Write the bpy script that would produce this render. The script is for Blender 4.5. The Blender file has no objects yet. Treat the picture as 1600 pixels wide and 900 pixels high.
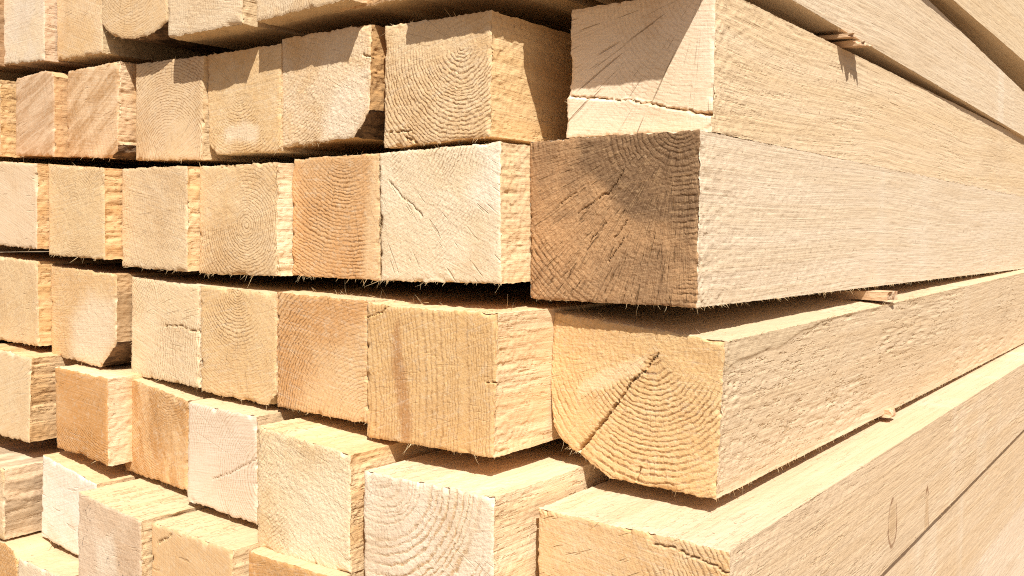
import bpy, math, numpy as np
# ------------------------------------------------------------------ scene, camera, light
SC = bpy.context.scene
COL = SC.collection
W = bpy.data.worlds.new("World"); SC.world = W; W.use_nodes = True
SUN = np.array([0.58, -0.52, 0.98]); SUN /= np.linalg.norm(SUN)      # towards the sun
SKY_STRENGTH, SUN_STRENGTH, EXPOSURE = 0.05, 5.0, 0.38
nt = W.node_tree
sky = nt.nodes.new('ShaderNodeTexSky'); sky.sky_type = 'NISHITA'; sky.sun_disc = False; sky.ozone_density = .2; sky.dust_density = 3; sky.air_density = .8
sky.sun_elevation = math.asin(SUN[2]); sky.sun_rotation = math.atan2(SUN[0], SUN[1])
bg = nt.nodes['Background']; bg.inputs['Strength'].default_value = SKY_STRENGTH
nt.links.new(sky.outputs[0], bg.inputs['Color'])
sd = bpy.data.lights.new('sun', 'SUN'); sd.energy = SUN_STRENGTH; sd.angle = math.radians(0.5); sd.color = (1.0, 0.955, 0.86)
so = bpy.data.objects.new('sun', sd); COL.objects.link(so)
from mathutils import Vector, Matrix
so.rotation_euler = Vector(SUN).to_track_quat('Z', 'Y').to_euler(); so.location = (2, -2, 4)
cd = bpy.data.cameras.new('camera'); cam = bpy.data.objects.new('camera', cd); COL.objects.link(cam)
cd.sensor_width = 36; cd.lens = 34.9893; cd.clip_start = 0.01; cd.clip_end = 500
cam.matrix_world = Matrix([[0.803219, -0.032511, 0.594796, 0.300314], [0.595683, 0.043838, -0.802022, -0.616681], [0.0, 0.99851, 0.054578, -0.069632], [0, 0, 0, 1]])
SC.camera = cam
SC.cycles.use_denoising = False; SC.cycles.filter_width = 1.1
SC.view_settings.view_transform = 'Standard'; SC.view_settings.look = 'None'
SC.view_settings.gamma = 1; SC.view_settings.use_curve_mapping = False; SC.view_settings.exposure = EXPOSURE

# ------------------------------------------------------------------ numpy noise
def _h(i, j, k, s):
    n = (i * 374761393 + j * 668265263 + k * 2147483647 + s * 1274126177) & 0xffffffff
    n = ((n ^ (n >> 13)) * 1274126177) & 0xffffffff
    n = ((n ^ (n >> 16)) * 2246822519) & 0xffffffff
    return ((n ^ (n >> 15)) & 0xffffff) / float(0xffffff)
def vn(x, y, z, s=0):
    x = np.asarray(x, float); y = np.asarray(y, float) + 0 * x; z = np.asarray(z, float) + 0 * x
    i = np.floor(x).astype(np.int64); j = np.floor(y).astype(np.int64); k = np.floor(z).astype(np.int64)
    a, b, c = x - i, y - j, z - k
    a = a*a*(3-2*a); b = b*b*(3-2*b); c = c*c*(3-2*c)
    def L(p, q, t): return p + (q - p) * t
    r = [[L(_h(i, j+dj, k+dk, s), _h(i+1, j+dj, k+dk, s), a) for dj in (0, 1)] for dk in (0, 1)]
    return L(L(r[0][0], r[0][1], b), L(r[1][0], r[1][1], b), c) * 2 - 1
def fb(x, y, z, s=0, o=3):
    t = 0; A = 1; n = 0
    for q in range(o):
        t = t + A * vn(x * 2**q, y * 2**q, z * 2**q, s + 17*q); n += A; A *= .55
    return t / n
def sst(a, b, x):
    t = np.clip((x - a) / (b - a), 0, 1); return t*t*(3-2*t)

# ------------------------------------------------------------------ node helper
class N:
    def __init__(s, name):
        s.m = bpy.data.materials.new(name); s.m.use_nodes = True
        s.t = s.m.node_tree; s.b = s.t.nodes['Principled BSDF']
        s.b.inputs['Roughness'].default_value = .82
        s.b.inputs['Specular IOR Level'].default_value = .18
    def n(s, typ, **kw):
        q = s.t.nodes.new('ShaderNode' + typ)
        for k, v in kw.items(): setattr(q, k, v)
        return q
    def put(s, sock, v):
        if hasattr(v, 'links') or hasattr(v, 'is_linked'): s.t.links.new(v, sock)
        else: sock.default_value = v
    def math(s, op, a, b=None, c=None, clamp=False):
        q = s.n('Math', operation=op, use_clamp=clamp)
        for i, v in enumerate((a, b, c)):
            if v is not None: s.put(q.inputs[i], v)
        return q.outputs[0]
    def vmath(s, op, a, b=None):
        q = s.n('VectorMath', operation=op); s.put(q.inputs[0], a)
        if b is not None: s.put(q.inputs[1], b)
        return q.outputs[0]
    def noise(s, vec, scale, detail=2, rough=.5, dist=0):
        q = s.n('TexNoise'); s.put(q.inputs['Vector'], vec); q.inputs['Scale'].default_value = scale
        q.inputs['Detail'].default_value = detail; q.inputs['Roughness'].default_value = rough
        q.inputs['Distortion'].default_value = dist
        return q.outputs['Fac']
    def ms(s, x, a, b, c=0., d=1., smooth=True):
        q = s.n('MapRange', interpolation_type='SMOOTHSTEP' if smooth else 'LINEAR'); s.put(q.inputs[0], x)
        for i, v in enumerate((a, b, c, d)): q.inputs[i+1].default_value = v
        return q.outputs[0]
    def mix(s, f, a, b, mode='MIX'):
        q = s.n('Mix', data_type='RGBA', blend_type=mode)
        s.put(q.inputs[0], f); s.put(q.inputs[6], a if not isinstance(a, tuple) else (*a, 1)); s.put(q.inputs[7], b if not isinstance(b, tuple) else (*b, 1))
        return q.outputs[2]
    def attr(s, name):
        q = s.n('Attribute', attribute_name=name); return q.outputs['Fac']
    def obj(s, off=(0, 0, 0), sc=(1, 1, 1)):
        q = s.n('TexCoord').outputs['Object']
        q = s.vmath('ADD', q, off)
        return s.vmath('MULTIPLY', q, sc)
    def bump(s, hts):
        prev = None
        for h, dist, st in hts:
            q = s.n('Bump'); s.put(q.inputs['Height'], h); q.inputs['Distance'].default_value = dist; q.inputs['Strength'].default_value = st
            if prev is not None: s.t.links.new(prev, q.inputs['Normal'])
            prev = q.outputs[0]
        s.t.links.new(prev, s.b.inputs['Normal'])
    def col(s, c): s.put(s.b.inputs['Base Color'], c)

PALE=(.70,.55,.37); CREAM=(.74,.61,.44); STRAW=(.68,.48,.265); TAN=(.60,.385,.20); ORANGE=(.56,.315,.13)
WHITE=(.80,.71,.59); PINK=(.76,.62,.49); LATE=(.27,.125,.042); BROWN=(.27,.165,.09); DARK=(.12,.068,.035); SIDE=(.66,.50,.31)

def end_material(P, seed, pith):
    m = N('end_grain_wood')
    off = (seed*1.37 % 7, seed*.71 % 5, seed*2.13 % 9)
    o = m.obj(off); p = m.obj()
    r = m.attr('ring'); patch = m.attr('patch'); crk = m.attr('crack')
    t = m.math('FRACT', m.math('DIVIDE', r, P['sp']*.001))
    late = m.math('MULTIPLY', m.ms(t, .50, .78), m.ms(t, .92, 1.0, 1., 0.))
    spot = m.attr('rmask')                       # rings fade in and out
    brk = m.ms(m.noise(o, 330, 2, .6), .30, .62)
    late = m.math('MULTIPLY', late, m.math('MULTIPLY', m.math('MULTIPLY_ADD', spot, .92, .08), m.math('MULTIPLY_ADD', brk, .8, .2)))
    late = m.math('MULTIPLY', late, m.math('SUBTRACT', 1., m.math('MULTIPLY', patch, P.get('pk', .8))))
    bl = m.ms(m.noise(o, P.get('bs', 22), 4, .6, .4), .36, .66)
    st = P.get('streak')
    if st:                                                            # weathered streaks across the face
        a, sc = st
        rot = m.n('VectorRotate', rotation_type='Y_AXIS'); m.put(rot.inputs[0], o); rot.inputs['Angle'].default_value = math.radians(a)
        bl = m.ms(m.noise(m.vmath('MULTIPLY', rot.outputs[0], (sc, 25, 14)), 1, 5, .65, .8), .34, .66)
    c = m.mix(bl, P['a'], P['b'])
    if not P.get('old'): c = m.mix(m.math('MULTIPLY', m.ms(m.noise(o, 11, 4, .6, .6), .50, .70), P.get('stain', .28)), c, (.50, .29, .13))
    c = m.mix(m.math('MULTIPLY', late, min(1., P['rc']*1.5)), c, P.get('late', LATE))
    fz = m.noise(o, 620, 3, .65)
    fz2 = m.noise(o, 170, 3, .6)
    if P.get('patchc'): c = m.mix(m.math('MULTIPLY', patch, P.get('pm', .6)), c, P['patchc'])
    # radial checks following the rays from the pith
    q = m.vmath('SUBTRACT', p, (pith[0], 0, pith[1])); q = m.vmath('MULTIPLY', q, (1, 0, 1))
    d = m.vmath('NORMALIZE', q)
    ln = m.n('VectorMath', operation='LENGTH'); m.put(ln.inputs[0], q)
    cv = m.n('CombineXYZ'); m.put(cv.inputs[1], m.math('MULTIPLY', ln.outputs['Value'], P.get('ckl', 30)))
    ck = m.noise(m.vmath('ADD', m.vmath('MULTIPLY', d, (P.get('ckn', 60),)*3), cv.outputs[0]), 1, 2, .5)
    ck = m.math('MULTIPLY', m.ms(ck, .64, .72), P.get('ck', .25))
    c = m.mix(m.math('MULTIPLY', ck, .7), c, (.30, .165, .07))
    c = m.mix(m.math('MULTIPLY', m.ms(fz, .52, .75), P.get('pit', .26)), c, P.get('pitc', (.42, .25, .11)))
    c = m.mix(m.math('MULTIPLY', m.ms(m.noise(m.vmath('ADD', o, (3, 1, 2)), 520, 3, .7), .52, .72), P.get('glint', .4)), c, CREAM if not P.get('old') else (.52, .36, .21))  # bright flecks painted into the colour as glints on the sawn fibres
    c = m.mix(m.math('MULTIPLY', m.ms(fz2, .50, .78), .35), c, CREAM if not P.get('old') else TAN)
    sr = m.n('VectorRotate', rotation_type='Y_AXIS'); m.put(sr.inputs[0], o); sr.inputs['Angle'].default_value = math.radians(P.get('saw', (seed*37) % 50 - 25))
    if P.get('ray'):
        ry = m.noise(m.vmath('ADD', m.vmath('MULTIPLY', d, (P.get('rayn', 170),)*3), cv.outputs[0]), 1, 3, .6)
        c = m.mix(m.math('MULTIPLY', m.ms(ry, .50, .68), P['ray']), c, P.get('late', LATE))
        c = m.mix(m.math('MULTIPLY', m.ms(ry, .48, .32), P['ray']*.6), c, (.66, .44, .24) if P.get('old') else WHITE)
    saw = m.noise(m.vmath('MULTIPLY', sr.outputs[0], (26, 1, 760)), 1, 3, .6)
    c = m.mix(m.math('MULTIPLY', m.ms(saw, .54, .74), .26), c, (.46, .28, .13))
    c = m.mix(m.math('MULTIPLY', m.ms(saw, .48, .26), .22), c, WHITE if not P.get('old') else (.56, .38, .22))
    if P.get('speck'):
        sp = m.math('MULTIPLY', m.ms(m.noise(o, 260, 3, .7), .60, .68), m.ms(m.noise(o, 30, 2), .46, .62))
        c = m.mix(m.math('MULTIPLY', sp, P['speck']), c, (.07, .06, .06))
    c = m.mix(m.math('MULTIPLY', crk, P.get('crkc', .4)), c, (.55, .29, .09))
    m.col(c)
    m.bump([(saw, .0005, .5), (m.math('MULTIPLY', fz, 1.), .0007*P.get('fz', 1), .6), (fz2, .0006*P.get('fz', 1), .35), (m.math('SUBTRACT', 1., ck), .0012, .9), (m.math('SUBTRACT', 1., late),   .0003*P.get('rel', 1), .5)])
    return m.m

def side_material(P, seed):
    m = N('sawn_wood')
    off = (seed*.97 % 6, seed*1.71 % 5, seed*.63 % 4)
    o = m.obj(off)
    torn = P.get('torn', .4)
    wob = m.math('SUBTRACT', m.noise(m.vmath('MULTIPLY', o, (2.5, 1.3, 2.5)), 1, 2), .5)
    gl = m.vmath('ADD', o, m.vmath('MULTIPLY', m.n('CombineXYZ').outputs[0], (1, 1, 1)))
    cw = m.n('CombineXYZ'); m.put(cw.inputs[2], m.math('MULTIPLY', wob, P.get('curve', .03))); m.put(cw.inputs[0], m.math('MULTIPLY', wob, .02))
    g = m.vmath('ADD', o, cw.outputs[0])
    broad = m.noise(m.vmath('MULTIPLY', g, (60, 1.6, 60)), 1, 3, .55)
    fine = m.noise(m.vmath('MULTIPLY', g, (430, 7, 430)), 1, 3, .6)
    tear = m.math('MULTIPLY_ADD', m.noise(o, 240, 2), .35, m.math('MULTIPLY', m.noise(m.vmath('MULTIPLY', g, (290, P.get('tl', 26), 290)), 1, 3, .6, .15), .75))
    mask = m.ms(m.noise(m.vmath('MULTIPLY', g, (22, 7, 22)), 1, 2), .40, .62)
    kerf = m.noise(m.vmath('MULTIPLY', o, (1.5, 60, 3)), 1, 2)
    band = m.ms(m.noise(m.vmath('MULTIPLY', o, (.6, 11, 1.2)), 1, 3), .54, .74)
    c = m.mix(m.ms(broad, .34, .68), P.get('sa', SIDE), P.get('sb', (.66, .48, .285)))
    c = m.mix(m.math('MULTIPLY', m.ms(fine, .42, .72), P.get('grain', .20)), c, (.50, .33, .17))
    c = m.mix(m.math('MULTIPLY', band, P.get('band', .35)), c, WHITE)
    tm = m.math('MULTIPLY', m.ms(tear, .58, .70), m.math('MULTIPLY', m.math('MULTIPLY_ADD', mask, .85, .15), torn))
    if P.get('smooth'):
        sx = m.n('SeparateXYZ'); m.put(sx.inputs[0], m.obj())
        lv = m.math('SUBTRACT', m.math('SUBTRACT', sx.outputs[2], P['smooth'][0]), m.math('MULTIPLY', sx.outputs[1], P['smooth'][1]))
        lv = m.ms(m.math('ADD', lv, m.math('MULTIPLY_ADD', m.noise(o, 60, 2), .012, -.006)), -.0012, .0012)
        tm = m.math('MULTIPLY', tm, m.math('SUBTRACT', 1., lv))
        c = m.mix(m.math('MULTIPLY', lv, .75), c, (.60, .46, .30))
    c = m.mix(m.math('MULTIPLY', tm, .34), c, (.46, .28, .125))  # small shadow dashes of the torn grain, painted in as darker brown
    if P.get('greyst'):
        c = m.mix(m.math('MULTIPLY', m.ms(m.noise(m.vmath('MULTIPLY', g, (28, 5, 28)), 1, 3), .48, .62), P['greyst']), c, (.30, .21, .13))
    for (ky, kz, ry, rz) in P.get('knots', ()):
        kq = m.vmath('MULTIPLY', m.vmath('SUBTRACT', m.obj(), (0, ky, kz)), (0, 1/ry, 1/rz))
        kl = m.n('VectorMath', operation='LENGTH'); m.put(kl.inputs[0], kq)
        kd = m.math('ADD', kl.outputs['Value'], m.math('MULTIPLY_ADD', m.noise(o, 120, 2), .25, -.12))
        c = m.mix(m.ms(kd, .5, 1.1, .7, 0.), c, (.54, .37, .215))
        c = m.mix(m.math('MULTIPLY', m.math('MULTIPLY', m.ms(kd, .80, .98), m.ms(kd, 1.0, 1.14, .9, 0.)), m.ms(m.noise(m.obj((.3*kz, 2, 1)), 45, 2), .38, .62)), c, (.22, .10, .045))
    c = m.mix(m.math('MULTIPLY', m.ms(m.noise(m.vmath('MULTIPLY', g, (20, 4, 20)), 1, 4, .6), .52, .70), P.get('smudge', .35)), c, (.53, .38, .235))
    sp = m.ms(m.noise(o, 210, 1), .735, .77)
    c = m.mix(m.math('MULTIPLY', sp, .55), c, (.22, .13, .07))
    m.col(c)
    m.bump([(fine, .0012, .55), (m.math('SUBTRACT', 1., tm), .0013, .7), (kerf, .0012, .4), (m.noise(o, 900, 2), .0006, .5)])
    return m.m

def plain(name, c, c2, scale=200, bump=.001, st=(1, 1, 1)):
    m = N(name); o = m.obj((0, 0, 0), st)
    f = m.noise(o, scale, 4, .6)
    m.col(m.mix(m.ms(f, .35, .65), c, c2)); m.bump([(f, bump, .9), (m.noise(o, scale*4, 2), bump*.4, .7)])
    return m.m

# ------------------------------------------------------------------ mesh helpers
def mesh_obj(name, V, F, mats, parent=None, attrs=None, mi=None, smooth=True):
    V = np.asarray(V, np.float32).reshape(-1, 3); F = np.asarray(F, np.int32)
    k = F.shape[1]
    me = bpy.data.meshes.new(name)
    me.vertices.add(len(V)); me.vertices.foreach_set('co', V.ravel())
    me.loops.add(F.size); me.loops.foreach_set('vertex_index', F.ravel())
    me.polygons.add(len(F)); me.polygons.foreach_set('loop_start', np.arange(0, F.size, k, dtype=np.int32))
    me.polygons.foreach_set('loop_total', np.full(len(F), k, np.int32))
    me.polygons.foreach_set('use_smooth', np.full(len(F), smooth))
    if mi is not None: me.polygons.foreach_set('material_index', np.asarray(mi, np.int32))
    me.update(); me.validate()
    for a, v in (attrs or {}).items():
        q = me.attributes.new(a, 'FLOAT', 'POINT'); q.data.foreach_set('value', np.asarray(v, np.float32).ravel())
    for mm in (mats if isinstance(mats, (list, tuple)) else [mats]): me.materials.append(mm)
    ob = bpy.data.objects.new(name, me); COL.objects.link(ob)
    if parent is not None: ob.parent = parent
    return ob
def grid_faces(nu, nv, base=0, flip=False):
    i, j = np.meshgrid(np.arange(nu-1), np.arange(nv-1), indexing='ij')
    a = base + i*nv + j; b = a + nv; c = b + 1; d = a + 1
    F = np.stack([a, b, c, d], -1).reshape(-1, 4)
    return F[:, ::-1] if flip else F
def resample(pl, n, cuts=None):
    pl = np.asarray(pl, float)
    s = np.r_[0, np.cumsum(np.linalg.norm(np.diff(pl, axis=0), axis=1))]
    t = np.linspace(0, s[-1], n)
    return np.stack([np.interp(t, s, pl[:, 0]), np.interp(t, s, pl[:, 1])], -1), s / s[-1]
def seg_dist(U, Vv, pts):
    best = np.full(U.shape, 9.); wid = np.zeros(U.shape)
    for (x0, y0, w0), (x1, y1, w1) in zip(pts[:-1], pts[1:]):
        dx, dy = x1-x0, y1-y0; L2 = dx*dx + dy*dy + 1e-12
        t = np.clip(((U-x0)*dx + (Vv-y0)*dy) / L2, 0, 1)
        d = np.hypot(U - x0 - t*dx, Vv - y0 - t*dy)
        k = d < best; best = np.where(k, d, best); wid = np.where(k, w0 + (w1-w0)*t, wid)
    return best, wid
def poly_sdf(U, Vv, pg):
    ins = np.zeros(U.shape, bool); n = len(pg); best = np.full(U.shape, 9.)
    for i in range(n):
        x0, y0 = pg[i]; x1, y1 = pg[(i+1) % n]
        ins ^= ((y0 > Vv) != (y1 > Vv)) & (U < (x1-x0)*(Vv-y0)/(y1-y0+1e-12) + x0)
        d, _ = seg_dist(U, Vv, [(x0, y0, 0), (x1, y1, 0)]); best = np.minimum(best, d)
    return np.where(ins, -best, best)

RNG = np.random.default_rng(11)
def fibres(starts, dirs, lens, wids, curl):
    """thin curved three-sided splinters"""
    Vs, Fs = [], []; base = 0; K = 4
    for p, d, L, w, c in zip(starts, dirs, lens, wids, curl):
        d = d / (np.linalg.norm(d) + 1e-9)
        a = np.cross(d, RNG.normal(size=3)); a /= np.linalg.norm(a) + 1e-9; b = np.cross(d, a)
        for k in range(K):
            t = k / (K-1)
            ctr = p + d*L*(t - .12) + a*c*L*t*t
            ww = w * (1 - .8*t)
            for q in range(3):
                an = q*2.0944
                Vs.append(ctr + (a*math.cos(an)*.5 + b*math.sin(an)) * ww)
        for k in range(K-1):
            for q in range(3):
                q2 = (q+1) % 3
                Fs.append((base+k*3+q, base+k*3+q2, base+k*3+3+q2, base+k*3+3+q))
        base += K*3
    return np.array(Vs), np.array(Fs, np.int32)

BARK = plain('bark', (.085, .05, .03), (.26, .16, .09), 160, .004, (1, .35, 1))
FIB = plain('torn_fibre', (.74, .58, .36), (.62, .43, .22), 300, .0003)

def beam(p, T, B, P, label, L=3.2):
    seed = P['seed']; near = P.get('near', 0)
    T = np.array(T); B = np.array(B)
    allp = np.r_[T, B]; cx, cz = (allp[:, 0].min()+allp[:, 0].max())/2, (T[:, 1].mean()+B[:, 1].min())/2
    T = T - (cx, cz); B = B - (cx, cz)
    root = bpy.data.objects.new('squared_timber', None); COL.objects.link(root); root.empty_display_size = .02
    root.location = (cx, p, cz); root['label'] = label; root['category'] = 'timber'; root['group'] = 'squared timbers in the stack'
    res = .0009 if near else .0013
    w = T[-1, 0]-T[0, 0]; h = T[:, 1].max()-B[:, 1].min()
    nu, nv = max(20, int(w/res)), max(20, int(h/res))
    Tr, _ = resample(T, nu); Br, bs = resample(B, nu)
    v = np.linspace(0, 1, nv)
    U = Br[:, 0:1]*(1-v) + Tr[:, 0:1]*v; Z = Br[:, 1:2]*(1-v) + Tr[:, 1:2]*v          # nu x nv
    ox, oz = seed*3.17, seed*1.93
    # ragged outline: tiny vector noise that is the same for the end and the sides
    def rag(x, y, z):
        fade = np.exp(-np.maximum(y, 0)/.05)*.6 + .4
        return (x + fade*.0007*vn((x+ox)*420, y*420, (z+oz)*420, 5) + fade*.0005*vn((x+ox)*150, y*90, (z+oz)*150, 6),
                z + fade*.0007*vn((x+ox)*420, y*420, (z+oz)*420, 7) + fade*.0007*vn((x+ox)*120, y*60, (z+oz)*120, 8))
    pu, pv = P['pith']; pith = (T[0, 0] + pu*w, B[:, 1].min() + pv*h)
    sx, sz = P.get('sq', (1, 1))
    wob = P.get('wob', 1)
    R = np.hypot((U-pith[0])*sx, (Z-pith[1])*sz)
    R = R + wob*(.0018*vn((U+ox)*28, 0, (Z+oz)*28, 1) + .0005*vn((U+ox)*90, 0, (Z+oz)*90, 2) + .00025*vn((U+ox)*320, 0, (Z+oz)*320, 3))
    R = R + P.get('uneven', 1.)*P['sp']*.001*(.75*vn(R*75+seed, 0, 0, 51) + .9*vn(R*28+seed, 0, 0, 52))
    spc = P['sp']*.001
    t = (R/spc) % 1
    m1 = sst(-.30, .25, fb((U+ox)*17, 0, (Z+oz)*17, 21, 2))
    sec = P.get('sec')
    if sec:
        ang = np.degrees(np.arctan2(Z-pith[1], U-pith[0])); da = np.abs((ang - sec[0] + 180) % 360 - 180)
        m1 = np.maximum(.10, (1 - sst(sec[1]*.6, sec[1]*1.25, da + 22*vn((U+ox)*30, 4, (Z+oz)*30, 22)))*(.35+.65*m1))
    patch = np.zeros(U.shape)
    for pg, soft in P.get('patch', ()):
        pg = [(a-cx, b-cz) for a, b in pg]
        patch = np.maximum(patch, 1 - sst(-soft, soft, poly_sdf(U + .0012*vn(U*200, 0, Z*200, 31), Z + .0012*vn(U*200, 3, Z*200, 32), pg)))
    rel = P.get('rel', 1)
    groove = np.exp(-((t-.86)/.11)**2)
    D = -rel*.00030*min(1.6, P['sp']/3.)*groove*(.25+.75*m1)*(.5+.5*vn((U+ox)*260, 1, (Z+oz)*260, 4))*(1-.9*patch*P.get('pk', .8))
    fzz = P.get('fz', 1)
    D = D + fzz*(.00016*vn((U+ox)*640, 0, (Z+oz)*640, 9) + .00012*fb((U+ox)*260, 0, (Z+oz)*260, 10, 2) + .0002*vn((U+ox)*55, 0, (Z+oz)*55, 12))
    crack = np.zeros(U.shape)
    for pts, depth in P.get('cracks', ()):
        pts = [(a-cx, b-cz, ww) for a, b, ww in pts]
        jx, jz = .0011*fb(U*170, 2, Z*170, int(seed)+40, 3), .0011*fb(U*170, 7, Z*170, int(seed)+41, 3)
        d, wd = seg_dist(U+jx, Z+jz, pts); wd = np.maximum(wd*.45, res*.5)
        k = np.clip(1 - d/np.maximum(wd, 1e-5), 0, 1)**.6
        D = D - depth*k; crack = np.maximum(crack, k)
    if P.get('step'):                                                   # a saw step: part of the face lies deeper
        for pg, dep in P['step']:
            pg = [(a-cx, b-cz) for a, b in pg]
            D = D - dep*(1 - sst(-.0012, .0012, poly_sdf(U + .002*vn(U*90, 0, Z*90, 33), Z + .002*vn(U*90, 3, Z*90, 34), pg)))
    # broken arris
    ii = np.minimum(np.arange(nu)*res, (nu-1-np.arange(nu))*res)[:, None]; jj = np.minimum(np.arange(nv)*res, (nv-1-np.arange(nv))*res)[None, :]
    ed = np.minimum(ii, jj)
    D = D - .0007*np.exp(-ed/.0011) - .0022*np.exp(-ed/.0022)*sst(.38, .8, vn((U+ox)*120, 0, (Z+oz)*120, 13))
    Y = -D
    tilt = P.get('tilt', (0, 0)); Y = Y + tilt[0]*U + tilt[1]*Z
    X2, Z2 = rag(U, 0*U, Z)
    em = end_material(P, seed, pith)
    sawn = mesh_obj('sawn_end', np.stack([X2, Y, Z2], -1).reshape(-1, 3), grid_faces(nu, nv), em, root,
             dict(ring=R, patch=patch, crack=crack, rmask=m1))
    # ---- sides
    sm = side_material(P, seed)
    fine = P.get('long', 0)
    if fine: ys = np.r_[np.arange(1, 12)*.0012, .0132 + np.arange(1, 150)*.002, .312 + np.arange(1, 160)*.006, np.linspace(1.3, L, 12)]
    elif near: ys = np.r_[np.arange(1, 40)*.0013, .052 + np.arange(1, 26)*.004, np.linspace(.2, L, 10)]
    else: ys = np.r_[np.arange(1, 26)*.0016, .042 + np.arange(1, 15)*.006, np.linspace(.2, L, 8)]
    ysc = np.r_[np.arange(1, 16)*.0025, .0375 + np.arange(1, 14)*.012, np.linspace(.25, 1.2, 12), np.linspace(1.4, L, 5)]
    dT, dB = P.get('bow', (0, 0))
    def strip(path, y0, ys, nrm, amp, flip):
        n = len(path); Yg = np.concatenate([y0[:, None], np.broadcast_to(ys, (n, len(ys)))], 1)
        X = np.broadcast_to(path[:, 0:1], Yg.shape).copy(); Zz = np.broadcast_to(path[:, 1:2], Yg.shape).copy()
        X, Zz = rag(X, np.maximum(Yg*0 + Yg, 0)*(np.arange(Yg.shape[1]) > 0), Zz)
        s = np.r_[0, np.cumsum(np.linalg.norm(np.diff(path, axis=0), axis=1))]
        e = np.minimum(s, s[-1]-s)[:, None]; fall = sst(0, .003, e) * sst(0, .004, Yg - y0[:, None])
        torn = P.get('torn', .4)
        msk = .2 + .8*sst(-.15, .35, vn((X+ox)*22, Yg*7, (Zz+oz)*22, 14))
        tr = np.maximum(0, .15 + fb((X+ox)*290, Yg*P.get('tl', 26), (Zz+oz)*290 + 1.2*vn(X*12, Yg*12, Zz*12, 19), 15, 2))*(.4+.9*np.maximum(0, .3+vn((X+ox)*200, Yg*130, (Zz+oz)*200, 20)))
        if P.get('smooth'): msk = msk*(1 - sst(-.0012, .0012, Zz - P['smooth'][0] - P['smooth'][1]*Yg))
        d = -.0015*torn*msk*tr + .00018*vn((X+ox)*40, Yg*12, (Zz+oz)*40, 16) - .0019*P.get('ragside', 0)*np.maximum(0, fb((X+ox)*190, Yg*24, (Zz+oz)*190, 18, 2))*np.exp(-Yg/.12)
        if P.get('smooth'): d = d - .0007*(1 - sst(-.0012, .0012, Zz - P['smooth'][0] - P['smooth'][1]*Yg + .004*vn(Yg*40, Zz*90, 0, 55)))*(Yg < .35)
        d = d*fall*amp
        X = X + nrm[0]*d; Zz = Zz + nrm[1]*d
        hfrac = np.clip((Zz - B[:, 1].min())/h, 0, 1)
        Zz = Zz + (dB + (dT-dB)*hfrac)*np.maximum(Yg, 0)
        X = X + P.get('yaw', 0)*np.maximum(Yg, 0)
        return np.stack([X, Yg, Zz], -1).reshape(-1, 3), grid_faces(n, Yg.shape[1], 0, flip)
    Vs, Fs, base = [], [], 0
    def add(VF):
        nonlocal base
        Vs.append(VF[0]); Fs.append(VF[1] + base); base += len(VF[0])
    sub = lambda a: a
    add(strip(np.stack([U[-1], Z[-1]], -1), Y[-1], ys, (1, 0), 1, True))                  # right
    st = 1 if P.get('topfine') else 3
    ix = np.unique(np.r_[np.arange(0, nu, st), nu-1])
    add(strip(np.stack([U[ix, -1], Z[ix, -1]], -1), Y[ix, -1], ysc if not P.get('topfine') else ys, (0, 1), .4, False))   # top
    jx = np.unique(np.r_[np.arange(0, nv, 3), nv-1])
    add(strip(np.stack([U[0, jx], Z[0, jx]], -1), Y[0, jx], ysc, (-1, 0), 1, False))      # left
    bk = P.get('bark')                                                                    # wane: (first, last) vertex of the bottom line
    rngs = [(0, nu-1, 0)]
    if bk:
        a, b = int(round(bs[bk[0]]*(nu-1))), int(round(bs[bk[1]]*(nu-1)))
        rngs = [q for q in ((0, a, 0), (a, b, 1), (b, nu-1, 0)) if q[1] > q[0]]
    for a, b, isb in rngs:
        kx = np.unique(np.r_[np.arange(a, b, 1 if isb else 2), b])
        VF = strip(np.stack([U[kx, 0], Z[kx, 0]], -1), Y[kx, 0], ysc, (.5, -.8) if isb else (0, -1), 2.0 if isb else 1, True)
        if isb: mesh_obj('bark' if P.get('barkmat', 1) else 'waney_edge', VF[0], VF[1], BARK if P.get('barkmat', 1) else sm, root)
        else: add(VF)
    body = mesh_obj('beam_body', np.concatenate(Vs), np.concatenate(Fs), sm, root)
    bmx = [(T[0, 0], L, T[0, 1]+dT*L), (T[-1, 0], L, T[-1, 1]+dT*L), (B[-1, 0], L, B[-1, 1]+dB*L), (B[0, 0], L, B[0, 1]+dB*L)]
    mesh_obj('far_end', np.array(bmx) + np.array([P.get('yaw', 0)*L, 0, 0]), [(0, 1, 2, 3)], em, root)
    # ---- fibres torn out by the saw along the arrises
    nf = P.get('fib', 60)
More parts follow.
